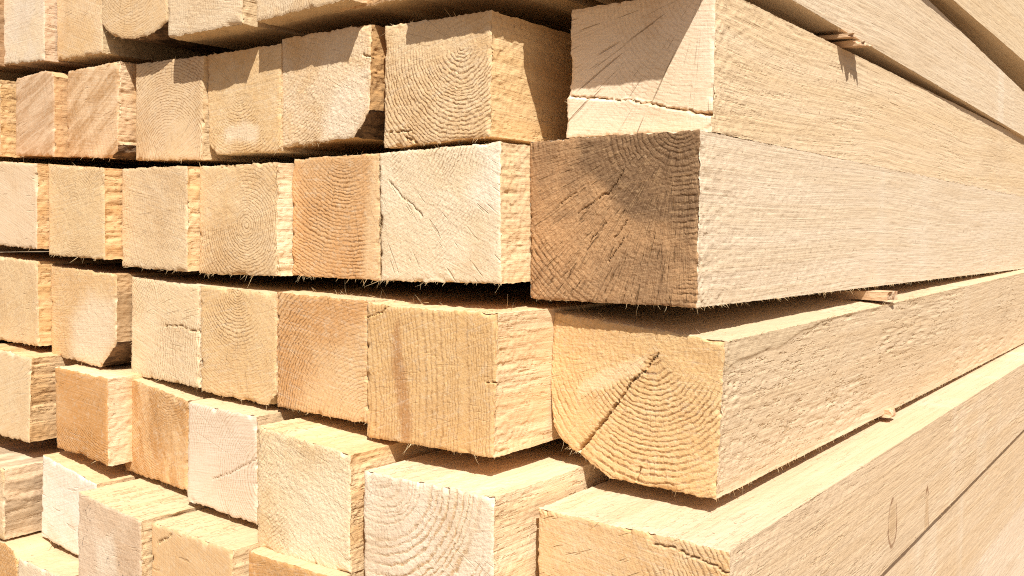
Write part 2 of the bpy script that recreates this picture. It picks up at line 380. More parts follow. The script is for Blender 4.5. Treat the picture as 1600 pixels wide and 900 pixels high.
    if nf:
        S, Dr, Ln, Wd, Cu = [], [], [], [], []
        wts = P.get('fw', (.55, .2, .2, .05))                            # bottom, right, top, left
        for e, (idx, out) in enumerate(((lambda q: (q, 0), (0, -1)), (lambda q: (-1, q), (1, 0)), (lambda q: (q, -1), (0, 1)), (lambda q: (0, q), (-1, 0)))):
            n = int(nf*wts[e]*(.30, .38, .15, .25)[e]); lim = nu if e in (0, 2) else nv
            cl = RNG.random(5)*lim                                       # they stand in tufts
            for _ in range(n):
                q = int(RNG.random()*lim) if RNG.random() < .2 else int(np.clip(RNG.normal(cl[RNG.integers(5)], lim*.03), 0, lim-1))
                i, j = idx(q)
                S.append(np.array([X2[i, j], Y[i, j] + RNG.random()*.0008, Z2[i, j]]))
                al = RNG.normal(0, .55)
                dv = np.array([out[0]*abs(RNG.normal(.8, .4)), -abs(RNG.normal(.35, .4)), out[1]*abs(RNG.normal(.8, .4))])
                dv += np.array([al if out[0] == 0 else 0, 0, al if out[0] != 0 else 0]) + np.array([0, 0, -.15])
                Dr.append(dv); Ln.append(min(.011, RNG.lognormal(-6.35, .75))*P.get('fl', 1)); Wd.append(RNG.uniform(.00016, .00040)); Cu.append(RNG.normal(0, .35))
        for (y0, y1, n, where) in P.get('yfib', ()):                     # along the long arris
            for _ in range(n):
                y = RNG.uniform(y0, y1)
                zz = (B[-1, 1] + dB*y) if where == 'b' else (T[-1, 1] + dT*y)
                S.append(np.array([(B if where == 'b' else T)[-1, 0] + P.get('yaw', 0)*y, y, zz]))
                Dr.append(np.array([RNG.normal(.3, .3), RNG.normal(0, .8), (-1 if where == 'b' else 1)*abs(RNG.normal(.7, .4))]))
                Ln.append(min(.012, RNG.lognormal(-6.0, .5))); Wd.append(RNG.uniform(.00015, .0004)); Cu.append(RNG.normal(0, .4))
        for _ in range(P.get('shav', 0)):                                # loose curled fibres lying on the top
            fx = RNG.random()**1.5; y = abs(RNG.normal(0, .03))
            S.append(np.array([T[0, 0] + fx*w, y, T[0, 1] + (T[-1, 1]-T[0, 1])*fx + dT*y + .001]))
            Dr.append(np.array([RNG.normal(0, 1), RNG.normal(-.3, .6), abs(RNG.normal(.1, .25))])); Ln.append(RNG.uniform(.004, .011)); Wd.append(RNG.uniform(.00015, .0003)); Cu.append(RNG.normal(0, .8))
        V, F = fibres(S, Dr, Ln, Wd, Cu)
        fo = mesh_obj('torn_fibres', V, F, FIB, root); fo['kind'] = 'stuff'
    return root

TABLE = {
 '1e': (-0.058, [(-0.3827, 0.2007), (-0.2724, 0.2037)], [(-0.3849, 0.1107), (-0.2731, 0.114)]),
 '1d': (-0.063, [(-0.5008, 0.1996), (-0.3955, 0.2026)], [(-0.5032, 0.1096), (-0.398, 0.1099)]),
 '1c': (-0.06, [(-0.6143, 0.2052), (-0.5062, 0.2082)], [(-0.6165, 0.1375), (-0.6111, 0.1319), (-0.598, 0.1235), (-0.5764, 0.1173), (-0.5531, 0.1152), (-0.5293, 0.1184), (-0.5081, 0.1258)]),
 '1b': (-0.058, [(-0.7005, 0.1993), (-0.6153, 0.2023)], [(-0.7032, 0.1111), (-0.6187, 0.1093)]),
 '1a': (-0.07, [(-0.7876, 0.1992), (-0.7023, 0.2022)], [(-0.7909, 0.1137), (-0.7064, 0.1092)]),
 '1z': (-0.08, [(-0.8585, 0.2016), (-0.784, 0.2046)], [(-0.8638, 0.1168), (-0.7902, 0.1116)]),
 '2h': (0.0198, [(-0.116, 0.0982), (0.0012, 0.0991)], [(-0.1185, 0.0036), (-0.0, 0.0003)]),
 '2g': (-0.032, [(-0.2596, 0.0953), (-0.152, 0.0933)], [(-0.2613, -0.0009), (-0.1539, 0.0021)]),
 '2f': (-0.035, [(-0.3802, 0.0987), (-0.2722, 0.0984)], [(-0.3803, 0.0055), (-0.2929, 0.0094), (-0.2803, 0.0221), (-0.2744, 0.0309)]),
 '2e': (-0.037, [(-0.4812, 0.0953), (-0.3788, 0.0944)], [(-0.4805, 0.0153), (-0.4778, 0.0104), (-0.4694, 0.0035), (-0.3806, 0.0021)]),
 '2d': (-0.042, [(-0.587, 0.0971), (-0.4802, 0.0939)], [(-0.5904, 0.0032), (-0.4847, -0.0008)]),
 '2c': (-0.055, [(-0.6906, 0.0978), (-0.596, 0.0987)], [(-0.6945, 0.011), (-0.6141, 0.0054), (-0.6027, 0.0105), (-0.6002, 0.0186)]),
 '2b': (-0.066, [(-0.7737, 0.0975), (-0.7106, 0.099), (-0.7006, 0.0967), (-0.6958, 0.0917)], [(-0.7781, 0.0149), (-0.6997, 0.0106)]),
 '2a': (-0.078, [(-0.8848, 0.0955), (-0.7827, 0.0955)], [(-0.8897, 0.0193), (-0.7859, 0.0138)]),
 '3g': (0.0, [(-0.1402, -0.0), (-0.0, 0.0)], [(-0.1394, -0.1193), (-0.001, -0.12)]),
 '3f': (-0.0364, [(-0.262, -0.0052), (-0.141, -0.0031)], [(-0.2616, -0.1072), (-0.1405, -0.1062)]),
 '3e': (-0.0352, [(-0.3678, -0.0056), (-0.2646, -0.0055)], [(-0.3696, -0.1058), (-0.2642, -0.1073)]),
 '3d': (-0.0514, [(-0.4758, -0.0082), (-0.3688, -0.0092)], [(-0.4786, -0.1062), (-0.3707, -0.1058)]),
 '3c': (-0.0637, [(-0.5806, -0.0071), (-0.4768, -0.0082)], [(-0.5842, -0.1014), (-0.4796, -0.1041)]),
 '3b': (-0.0815, [(-0.683, 0.0004), (-0.5822, -0.0074)], [(-0.6861, -0.0912), (-0.5846, -0.0948)]),
 '3a': (-0.0932, [(-0.8268, 0.0105), (-0.6834, 0.0004)], [(-0.8324, -0.0788), (-0.6877, -0.0852)]),
 '4g': (0.012, [(-0.1257, -0.1297), (0.0144, -0.1437)], [(-0.1291, -0.1803), (-0.1279, -0.2049), (-0.1255, -0.2186), (-0.1207, -0.225), (-0.1131, -0.2314), (-0.1026, -0.235), (-0.0929, -0.2419), (-0.0772, -0.2503), (-0.0518, -0.2518), (0.0091, -0.2533)]),
 '4f': (-0.0585, [(-0.2557, -0.1233), (-0.2316, -0.1258), (-0.1261, -0.1266)], [(-0.2569, -0.23), (-0.1308, -0.2303)]),
 '4e': (-0.0573, [(-0.364, -0.1196), (-0.2569, -0.1229)], [(-0.3651, -0.218), (-0.2579, -0.2201)]),
 '4d': (-0.0585, [(-0.4673, -0.1174), (-0.3634, -0.1206)], [(-0.469, -0.2139), (-0.3761, -0.2173), (-0.365, -0.2057)]),
 '4c': (-0.0598, [(-0.5744, -0.112), (-0.4683, -0.1174)], [(-0.5779, -0.2069), (-0.4699, -0.2108)]),
 '4b': (-0.0748, [(-0.6952, -0.102), (-0.5753, -0.109)], [(-0.6985, -0.1953), (-0.6089, -0.2009), (-0.5893, -0.1867), (-0.5789, -0.1748)]),
 '4a': (-0.088, [(-0.8297, -0.0908), (-0.6969, -0.0984)], [(-0.8353, -0.1825), (-0.6988, -0.1854)]),
 '5g': (-0.05, [(-0.0969, -0.2633), (0.0468, -0.2662)], [(-0.0969, -0.379), (0.0466, -0.3812)]),
 '5f': (-0.094, [(-0.225, -0.2462), (-0.1028, -0.247)], [(-0.2254, -0.343), (-0.1041, -0.3381)]),
 '5e': (-0.097, [(-0.3424, -0.2257), (-0.2359, -0.2351)], [(-0.3446, -0.3253), (-0.3071, -0.3275), (-0.2378, -0.3261)]),
 '5d': (-0.08, [(-0.4581, -0.2199), (-0.3649, -0.2234)], [(-0.4627, -0.3099), (-0.3661, -0.3151)]),
 '5c': (-0.07, [(-0.5716, -0.209), (-0.4732, -0.2216)], [(-0.576, -0.3), (-0.4766, -0.3054)]),
 '5b': (-0.096, [(-0.6539, -0.2022), (-0.5608, -0.2062)], [(-0.6541, -0.2834), (-0.5738, -0.2879), (-0.563, -0.2901)]),
 '5a': (-0.106, [(-0.7761, -0.1883), (-0.6802, -0.1948)], [(-0.7816, -0.2809), (-0.6884, -0.2809)]),
 '6e': (-0.11, [(-0.3396, -0.3252), (-0.2386, -0.3265)], [(-0.34, -0.4138), (-0.2398, -0.4172)]),
 '6d': (-0.1231, [(-0.4529, -0.3185), (-0.3437, -0.3221)], [(-0.4538, -0.4019), (-0.3441, -0.405)]),
 '6c': (-0.1312, [(-0.555, -0.306), (-0.4556, -0.3159)], [(-0.5577, -0.3936), (-0.4575, -0.3986)]),
 '6b': (-0.106, [(-0.6628, -0.2906), (-0.5666, -0.3058)], [(-0.6694, -0.3736), (-0.5698, -0.3849)]),
 '6a': (-0.1377, [(-0.785, -0.2971), (-0.6765, -0.3013)], [(-0.7899, -0.3728), (-0.6805, -0.3717)]),
 '7b': (-0.14, [(-0.6491, -0.3835), (-0.5659, -0.3868)], [(-0.6531, -0.4592), (-0.5694, -0.4629)]),
 '7a': (-0.14, [(-0.7639, -0.3791), (-0.6759, -0.3747), (-0.6587, -0.3791), (-0.6518, -0.3891)], [(-0.7688, -0.4567), (-0.6551, -0.4501)]),
 '1f': (-0.038, [(-0.312, 0.197), (-0.2195, 0.198)], [(-0.312, 0.112), (-0.2195, 0.1125)]),
 '1h': (-0.05, [(-0.2175, 0.199), (-0.1315, 0.2)], [(-0.2175, 0.1105), (-0.1315, 0.1115)]),
 '1g': (-0.022, [(-0.119, 0.217), (0.007, 0.221)], [(-0.119, 0.1155), (0.007, 0.117)]),
 '0g': (-0.02, [(-0.12, 0.315), (0.018, 0.315)], [(-0.12, 0.2085), (0.018, 0.2085)]),
 '6g': (-0.1, [(-0.088, -0.3855), (0.0364, -0.385)], [(-0.088, -0.5095), (0.0366, -0.5105)]),
 '7g': (-0.1, [(-0.088, -0.517), (0.03, -0.516)], [(-0.088, -0.64), (0.031, -0.64)]),
 'x1': (-0.088, [(-1.0015, 0.19), (-0.8615, 0.188)], [(-1.0015, 0.1), (-0.8615, 0.1)]),
 'x1b': (-0.098, [(-1.1465, 0.19), (-1.0065, 0.188)], [(-1.1465, 0.1), (-1.0065, 0.1)]),
 'x2': (-0.086, [(-1.0278, 0.088), (-0.8878, 0.086)], [(-1.0278, 0.006), (-0.8878, 0.006)]),
 'x2b': (-0.096, [(-1.1728, 0.088), (-1.0328, 0.086)], [(-1.1728, 0.006), (-1.0328, 0.006)]),
 'x3': (-0.1012, [(-0.9698, 0.006), (-0.8298, 0.004)], [(-0.9698, -0.09), (-0.8298, -0.09)]),
 'x3b': (-0.1112, [(-1.1148, 0.006), (-0.9748, 0.004)], [(-1.1148, -0.09), (-0.9748, -0.09)]),
 'x4': (-0.096, [(-0.9727, -0.098), (-0.8327, -0.1)], [(-0.9727, -0.19), (-0.8327, -0.19)]),
 'x4b': (-0.106, [(-1.1177, -0.098), (-0.9777, -0.1)], [(-1.1177, -0.19), (-0.9777, -0.19)]),
 'x5': (-0.114, [(-0.9191, -0.196), (-0.7791, -0.198)], [(-0.9191, -0.275), (-0.7791, -0.275)]),
 'x5b': (-0.124, [(-1.0641, -0.196), (-0.9241, -0.198)], [(-1.0641, -0.275), (-0.9241, -0.275)]),
 'x6': (-0.1457, [(-0.928, -0.3), (-0.788, -0.302)], [(-0.928, -0.385), (-0.788, -0.385)]),
 'x6b': (-0.1557, [(-1.073, -0.3), (-0.933, -0.302)], [(-1.073, -0.385), (-0.933, -0.385)]),
}
EXT = {
 '2h': {'cracks': [([(-0.118, 0.0339, 0.0009), (-0.0947, 0.0311, 0.001), (-0.0647, 0.0268, 0.0012), (-0.0412, 0.0214, 0.0016), (-0.0211, 0.0167, 0.002), (0.0018, 0.0116, 0.0034)], 0.006)], 'step': [([(-0.1203, 0.0336), (-0.0947, 0.0306), (-0.0647, 0.0264), (-0.0412, 0.0209), (-0.0211, 0.0163), (0.0032, 0.011), (0.0034, -0.0007), (-0.1202, 0.0018)], -0.003)]},
 '2g': {'cracks': [([(-0.2597, 0.0113, 0.0008), (-0.2437, 0.0113, 0.0012), (-0.2314, 0.0106, 0.0008)], 0.005), ([(-0.2376, 0.007, 0.0005), (-0.2268, 0.0009, 0.0009)], 0.004)]},
 '2f': {'cracks': [([(-0.2819, 0.0751, 0.0007), (-0.2718, 0.0715, 0.0009), (-0.2577, 0.0675, 0.0009)], 0.004)], 'patch': [([(-0.3165, 0.0446), (-0.2974, 0.0638), (-0.274, 0.0641), (-0.2744, 0.0299), (-0.2929, 0.0094), (-0.3325, 0.0074)], 0.008)]},
 '2e': {'patch': [([(-0.4576, 0.0268), (-0.4257, 0.0305), (-0.4083, 0.0237), (-0.4129, 0.0116), (-0.4561, 0.0139)], 0.004)]},
 '3g': {'cracks': [([(-0.0957, -0.0542, 0.0009), (-0.0686, -0.0381, 0.0009), (-0.0582, -0.0257, 0.0008)], 0.003), ([(-0.0873, -0.0752, 0.0009), (-0.0728, -0.0614, 0.0008)], 0.0025), ([(-0.0704, -0.0894, 0.0009), (-0.0584, -0.0728, 0.0009)], 0.003), ([(-0.1167, -0.0511, 0.0007), (-0.0986, -0.0392, 0.0008)], 0.002), ([(-0.0658, -0.0728, 0.0008), (-0.0548, -0.0597, 0.001)], 0.003)], 'patch': [([(-0.096, 0.0003), (0.0056, 0.0031), (0.003, -0.0597), (-0.0299, -0.0608), (-0.058, -0.056), (-0.0686, -0.0399), (-0.0959, -0.0215)], 0.005)]},
 '3f': {'cracks': [([(-0.2517, -0.0269, 0.0003), (-0.238, -0.0409, 0.0006), (-0.2265, -0.0472, 0.0006), (-0.2159, -0.0572, 0.0003)], 0.0018)], 'patch': [([(-0.1655, -0.0018), (-0.1387, -0.0033), (-0.1387, -0.0533), (-0.1656, -0.0482), (-0.1718, -0.0386), (-0.1535, -0.0202)], 0.01)]},
 '3e': {'patch': [([(-0.2724, -0.0051), (-0.2582, -0.0058), (-0.2592, -0.1082), (-0.2838, -0.1089), (-0.2773, -0.0515)], 0.005)]},
 '3d': {'cracks': [([(-0.4442, -0.0106, 0.0006), (-0.4129, -0.0096, 0.0006)], 0.002)]},
 '4g': {'cracks': [([(-0.0365, -0.1548, 0.0007), (-0.0467, -0.1676, 0.001), (-0.0587, -0.1788, 0.0009)], 0.005), ([(-0.0551, -0.1738, 0.0008), (-0.0694, -0.194, 0.0015), (-0.0885, -0.2162, 0.002), (-0.1032, -0.2336, 0.0026)], 0.012), ([(-0.0503, -0.237, 0.0005), (-0.0513, -0.246, 0.0009), (-0.0534, -0.2525, 0.001)], 0.005)], 'patch': [([(-0.1029, -0.1828), (-0.0723, -0.1668), (-0.0447, -0.1572), (-0.0509, -0.1688), (-0.0722, -0.1801), (-0.1057, -0.1938)], 0.0025)]},
 '4f': {'cracks': [([(-0.1365, -0.1763, 0.0007), (-0.1193, -0.1743, 0.001), (-0.082, -0.1679, 0.0008)], 0.005), ([(-0.2572, -0.1365, 0.0006), (-0.2439, -0.1318, 0.0008), (-0.2322, -0.1263, 0.0005)], 0.003), ([(-0.1227, -0.1578, 0.0012), (-0.1261, -0.1763, 0.0016), (-0.125, -0.1946, 0.0012), (-0.1256, -0.213, 0.0018), (-0.1279, -0.2299, 0.0015)], 0.004)], 'patch': [([(-0.229, -0.1459), (-0.2222, -0.1357), (-0.2184, -0.1551), (-0.2146, -0.1794), (-0.2083, -0.2132), (-0.2111, -0.2283), (-0.219, -0.2293), (-0.2228, -0.2049), (-0.228, -0.1756)], 0.003)]},
 '4e': {'patch': [([(-0.335, -0.217), (-0.311, -0.172), (-0.2578, -0.1477), (-0.2586, -0.2202)], 0.02)]},
 '4c': {'cracks': [([(-0.5203, -0.1565, 0.0005), (-0.4983, -0.1553, 0.0005), (-0.4828, -0.158, 0.0007), (-0.4685, -0.1601, 0.001)], 0.0025)]},
 '4b': {'patch': [([(-0.6573, -0.1571), (-0.6232, -0.1298), (-0.5763, -0.1343), (-0.5778, -0.1747), (-0.6089, -0.2009), (-0.6591, -0.1964)], 0.014)]},
 '5g': {'cracks': [([(-0.0049, -0.2716, 0.0005), (0.008, -0.2712, 0.0007), (0.0238, -0.2748, 0.0007), (0.0348, -0.2759, 0.0008), (0.0478, -0.2801, 0.0014)], 0.003)]},
 '5e': {'patch': [([(-0.3134, -0.2604), (-0.2374, -0.2445), (-0.2385, -0.3277), (-0.307, -0.3265)], 0.02)]},
 '5d': {'cracks': [([(-0.4241, -0.2838, 0.0003), (-0.3957, -0.2745, 0.0004), (-0.3826, -0.2672, 0.0005), (-0.3657, -0.2593, 0.0005)], 0.0015)]},
 '6d': {'cracks': [([(-0.4441, -0.3336, 0.0005), (-0.4292, -0.3275, 0.0006), (-0.4236, -0.3232, 0.0005)], 0.003)]},
 '6c': {'patch': [([(-0.5261, -0.3487), (-0.4999, -0.3323), (-0.4914, -0.3708), (-0.5273, -0.3783)], 0.006)]},
}
KN1, KN2, KN3, KN4 = (0.3569, -0.0093, 0.014, 0.022), (0.4775, -0.0346, 0.009, 0.032), (1.0849, -0.0497, 0.01, 0.016), (0.5094, 0.0263, 0.004, 0.005)
BATTENS = [((0.02, 0.297, 0.1008), 0.3, 0.034, 0.005, 0.1, 'broken splintered batten sticking out between the two upper long beams at right', 1.3, 0.01, 0.12),
 ((0.02, 0.276, 0.104), 0.1, 0.016, 0.0032, 0.22, 'thin splinter lying on the broken batten between the two upper long beams', 4.1, 0.012, 0.1),
 ((0.02, 0.3948, -0.131), 0.12, 0.03, 0.0085, -0.05, 'short pale batten wedged under the dark-ended beam above the straw yellow beam', 2.2, 0.003, 0),
 ((0.017, 0.416, -0.251), 0.12, 0.022, 0.008, 0.0, 'small tan batten in the gap between the straw yellow beam and the knotty one', 3.2, 0.003, 0)]
GZ = -0.645
def S(n, label, a, b, sp=3., rc=.5, pith=(.5, .5), **kw):
    d = dict(a=a, b=b, sp=sp, rc=rc, pith=pith, seed=len(DONE)*7.31+1.7)
    d.update(kw); d.update(EXT.get(n, {}))
    for q in ('a', 'b', 'sa', 'sb', 'patchc'):
        if q in d: d[q] = (d[q][0]*1.06, d[q][1]*1.015, d[q][2]*.97) if q in ('a', 'b', 'patchc') else (d[q][0]*1.06, d[q][1]*1.08, d[q][2]*1.18); p, T, B = TABLE[n]
    DONE.append(beam(p, T, B, d, label))
DONE = []
# ---- row under the top edge of the picture
S('0g', 'pale beam at the top right corner, only its long side showing above the dark gap', CREAM, STRAW, near=1, long=1, bow=(-.018, -.018), torn=.3, fib=0, sa=(.65,.50,.31), sb=(.62,.46,.27), yfib=())
S('1g', 'smooth greyish pale long beam above the splintered spacer, second from the top at right', CREAM, STRAW, near=1, long=1, bow=(-.06, -.028), torn=.12, sa=(.66,.52,.345), sb=(.63,.485,.31), band=.3, fib=60, yfib=[(.1, 1.2, 60, 'b')])
S('1h', 'beam with its shaded underside overhanging the smile-ringed beam, cut off by the top edge', STRAW, TAN, near=0, fib=80)
S('1f', 'beam cut off by the top edge, its end set back beside the deeply overhanging one', STRAW, TAN, fib=60)
S('1e', 'pale brushed beam end cut off by the top edge above the dark gap', CREAM, STRAW, sp=2.2, rc=.25, pith=(2.5, .5), fib=70, fw=(.7,.2,0,.1))
S('1d', 'pale beam end with fibrous right edge beside the round log-edged beam at the top', CREAM, PALE, sp=2.5, rc=.15, pith=(-.3, .3), fib=80, ragside=1, fw=(.5,.45,0,.05))
S('1c', 'beam end with a round barky lower edge and circular rings at the top left', (.72,.55,.35), STRAW, sp=2.6, rc=.32, pith=(.48, .80), bark=(0, 6), rel=.5, fz=.6, fib=50, fw=(.8,.2,0,0), wob=.5)
S('1b', 'plain pale orange beam end left of the round log-edged beam', (.74,.56,.36), STRAW, sp=3, rc=.10, pith=(1.6, .7), rel=.4, fib=50, fz=.7)
S('1a', 'pale greyish beam end with brown right side in the top left corner', (.72,.62,.50), CREAM, sp=2.5, rc=.08, rel=.3, fib=30, fz=.7, sa=(.58,.36,.19), sb=(.50,.30,.15))
S('1z', 'weathered dark-sided beam clipped by the left edge in the top row', STRAW, TAN, fib=30, sa=(.40,.24,.12), sb=(.34,.2,.1), greyst=.6)
# ---- second row
S('2h', 'white beam end crossed by a long split, half in shade, above the dark brown one', (.84,.71,.56), (.80,.665,.50), sp=3.4, rc=.14, pith=(.93, 1.02), near=1, long=1, bow=(-.0127, -.0090), fz=.55, rel=.4, ck=.75, ray=.14, rayn=120, crkc=.9, ckn=38, ckl=14,
  torn=.38, curve=.06, tl=16, fib=120, fw=(.15,.2,.2,.45), sa=(.69,.525,.325), sb=(.66,.485,.28), band=.1)
S('2g', 'cream beam end with deep smile-shaped rings left of the white split one', (.76,.58,.365), STRAW, sp=3.1, rc=.60, pith=(.74, .74), near=1, rel=1.6, fz=1.1, sec=(-105, 75), fib=260, fw=(.45,.1,.35,.1), ray=.12, torn=.8, sa=(.70,.49,.25), sb=(.62,.40,.18), wob=1.0)
S('2f', 'pale beam end with dark bark on its lower right corner', (.76,.61,.43), STRAW, sp=2.7, rc=.35, pith=(-.15, 1.05), bark=(1, 3), near=1, rel=2.0, fz=1.4, sec=(-60, 50), patchc=(.82,.74,.62), fib=120, sa=(.55,.33,.14), sb=(.46,.26,.1), torn=.9)
S('2e', 'beam end with chamfered lower left corner, between the arch-ringed one and the one with bark', (.74,.56,.34), (.66,.46,.24), sp=2.5, rc=.5, pith=(.45, .62), rel=1.4, sec=(-90, 60), fib=60, patchc=(.80,.70,.56), bark=(0, 2), barkmat=0)
S('2d', 'pale beam end with arch-shaped rings rising from its lower edge, half-moon shadow on top', (.72,.55,.36), (.69,.52,.32), sp=2.6, rc=.48, pith=(.48, .02), rel=.6, fz=.55, fib=70, wob=.5)
S('2c', 'brown streaked weathered beam end with barky lower right corner', (.73,.53,.34), (.47,.285,.14), sp=6, rc=.1, pith=(4, 1.4), streak=(-58, 90), fib=40, bark=(1, 3), rel=.3, fz=.8, sa=(.72,.49,.26), sb=(.6,.36,.16), torn=.9, ragside=1)
S('2b', 'brown streaked weathered beam end second from the left edge, rounded top corner', (.68,.50,.34), (.46,.285,.155), sp=6, rc=.1, pith=(4, 1.4), streak=(-68, 90), fib=30, rel=.3, fz=.7, sa=(.62,.4,.2), sb=(.52,.31,.14), torn=.5)
S('2a', 'yellowish torn beam side clipped by the left edge beside the brown streaked ones', STRAW, TAN, fib=30, sa=(.72,.50,.26), sb=(.58,.36,.15), torn=1, ragside=1)
# ---- third row
S('3g', 'dark brown weathered beam end jutting from the right corner, largest and darkest of all', (.50,.305,.16), (.31,.19,.105), sp=3.9, rc=.66, ray=.55, pith=(.90, 1.06), near=1, long=1, bow=(-.0068, -.0062), old=1, late=(.10,.052,.024), rel=2.2, fz=1.5, wob=.6, pitc=(.12,.07,.038), ck=1., ckn=55, ckl=60, pit=.6, bs=26,
  pm=.8, patchc=(.155,.095,.055), pk=.0, torn=.06, fib=120, fw=(.5,.1,.25,.15), sa=(.675,.54,.37), sb=(.65,.51,.335), band=.25, smudge=.2, yfib=[(.0, 1.3, 260, 'b')])
S('3f', 'creamy white beam end with a thin slanting crack left of the dark brown one', (.80,.69,.52), (.76,.63,.44), sp=2.8, rc=.42, pith=(-.5, 1.7), sec=(-28, 16), near=1, rel=1.4, fz=1.0, fib=300, fw=(.6,.05,.3,.05), torn=.6, sa=(.72,.52,.29), sb=(.66,.45,.23), patchc=(.86,.80,.70), ck=.35)
S('3e', 'tan orange beam end with bold smile-shaped rings and frayed right edge', (.62,.36,.165), (.66,.41,.205), sp=3.1, rc=.72, pith=(.64, 1.28), near=1, rel=1.5, fz=.8, fib=420, fl=1.4, sec=(-95, 62), fw=(.3,.6,.07,.03), patchc=(.76,.57,.35), wob=.8)
S('3d', 'pale beam end with shredded right edge left of the tan orange one', (.74,.56,.345), STRAW, sp=2.9, rc=.42, pith=(.62, .45), rel=1.4, fz=1.1, fib=260, fl=1.3, fw=(.4,.5,.08,.02), torn=1., ragside=1.5, sa=(.76,.58,.33), sb=(.66,.45,.21))
S('3c', 'plain cream beam end with torn edge between the oval-ringed and the shredded-edge ones', (.74,.575,.375), (.71,.535,.33), sp=2.6, rc=.40, pith=(1.15, .62), rel=1.3, sec=(180, 60), fib=130, fw=(.4,.45,.13,.02), torn=1., ragside=1.5, sa=(.72,.5,.26), sb=(.62,.40,.18))
S('3b', 'sandy beam end with oval rings and orange torn side, left of the plain cream one', (.73,.55,.33), (.70,.51,.29), sp=2.4, rc=.42, pith=(.45, .55), rel=.9, fib=90, torn=1., ragside=1.5, sa=(.68,.45,.22), sb=(.56,.32,.13))
S('3a', 'smooth pale beam end with notched brown side clipped by the left edge', (.76,.60,.43), (.74,.57,.39), sp=3, rc=.08, pith=(2, .5), rel=.3, fz=.5, fib=40, sa=(.66,.44,.22), sb=(.58,.35,.15), torn=.6)
# ---- fourth row
S('4g', 'straw yellow beam end with rounded lower left corner and a long slanting crack', (.72,.515,.275), (.70,.48,.24), sp=3.9, rc=.62, pith=(.60, .80), near=1, long=1, bow=(.012, .0053), rel=1.6, fz=1.2, sec=(-88, 62), smooth=(.030, .10), tl=38, shav=40, knots=[KN4], fib=420, fw=(.3,.12,.28,.3), wob=.7, bark=(1, 8), barkmat=0,
  patchc=(.78,.63,.42), torn=1.1, sa=(.65,.495,.31), sb=(.62,.455,.27), band=.12, topfine=1, yfib=[(0, 1.3, 200, 'b'), (.0, .5, 60, 't')])
S('4f', 'wide beam end with upright grain and brown resin streak beside the cracked straw one', (.70,.475,.235), (.66,.43,.20), sp=3.6, rc=.32, uneven=2.2, pith=(-2.6, .35), near=1, rel=.7, fz=.9, shav=25, fib=220, fw=(.3,.45,.2,.05), torn=.8, ragside=1, ck=.14, ckn=150, ckl=30, pm=.85, patchc=(.44,.235,.10), pk=.2, sa=(.72,.52,.30), sb=(.68,.45,.23), topfine=1)
S('4e', 'orange tan beam end with arch rings curving from its lower right corner', (.61,.345,.15), (.70,.46,.24), sp=3.2, rc=.62, pith=(1.05, -.12), near=1, rel=1.6, fz=.7, shav=25, fib=150, fw=(.5,.05,.4,.05), wob=.6, sec=(140, 75), bs=14, ck=.2, patchc=(.72,.52,.30), pk=.1)
S('4d', 'pale orange beam end with fine U-shaped rings in its upper half', (.73,.53,.30), (.70,.49,.26), sp=2.6, rc=.45, pith=(.5, 1.0), rel=1.4, sec=(-95, 55), fib=150, fw=(.5,.3,.15,.05))
S('4c', 'cream beam end with a short crack from its right edge, frayed left and lower edges', (.77,.62,.42), (.74,.58,.37), sp=2.4, rc=.40, pith=(-.5, .4), rel=1.2, fib=200, fw=(.4,.1,.1,.4))
S('4b', 'beam end with orange upper left, white lower right and bark along its right edge', (.72,.51,.28), (.68,.46,.24), sp=2.6, rc=.5, pith=(.1, 1.1), rel=1.1, sec=(-75, 40), bark=(1, 3), fib=50, patchc=(.80,.70,.56), pk=.6, sa=(.52,.34,.17), sb=(.44,.27,.12), torn=1.2, greyst=.5)
S('4a', 'sandy beam end with finely ribbed right side clipped by the left edge', (.74,.56,.345), (.71,.52,.30), sp=2.5, rc=.12, pith=(2, .5), fib=40, sa=(.70,.48,.25), sb=(.58,.36,.15), torn=1)
# ---- fifth row
S('5g', 'orange cream beam end with slanting straight grain and knots on its long side, lower right', (.68,.44,.215), (.73,.53,.31), sp=3.4, rc=.45, pith=(2.8, 2.2), near=1, long=1, bow=(.012, .030), rel=1.2, fz=.9, fib=120, fw=(0,.3,.4,.3), ck=.45, ckn=140, ckl=30, torn=.5, sa=(.65,.49,.31), sb=(.62,.45,.265), band=.35, topfine=1,
  knots=[KN1, KN2], yfib=[(.2, 1., 30, 'b')])
S('5f', 'white beam end with wide wavy rings fanning from its upper left corner', (.84,.72,.58), (.81,.68,.52), sp=7.0, rc=.55, pith=(.12, 1.02), near=1, rel=1.6, fz=1.0, sec=(-50, 48), fib=120, fw=(.1,.4,.4,.1), late=(.55,.33,.15), wob=1.6, torn=.8, topfine=1, sa=(.73,.56,.35), sb=(.68,.48,.26))
S('5e', 'rough cream beam end with sparkling sawn fibres below the orange tan one', (.80,.66,.45), (.75,.58,.35), sp=3.4, rc=.42, sec=(-25, 32), pith=(-.6, 1.3), near=1, rel=1.2, fz=1.3, glint=.7, fib=420, fw=(.55,.3,.1,.05), torn=1.1, ragside=1.5, topfine=1, patchc=(.85,.76,.58), sa=(.74,.54,.30), sb=(.64,.41,.19))
S('5d', 'smooth pinkish white beam end with fine curved rings and hairline cracks', (.78,.66,.54), (.76,.63,.50), sp=2.6, rc=.40, pith=(1.15, .42), rel=.5, fz=.35, fib=60, late=(.46,.29,.15), ck=.08, ckn=30, ckl=8, wob=.5, topfine=1)
S('5c', 'blotchy orange brown beam end with dark stain on top, right of the bright orange one', (.70,.47,.25), (.50,.27,.10), sp=2.6, rc=.4, pith=(.7, 1.1), streak=(15, 60), rel=.8, fib=80, speck=.35, topfine=1)
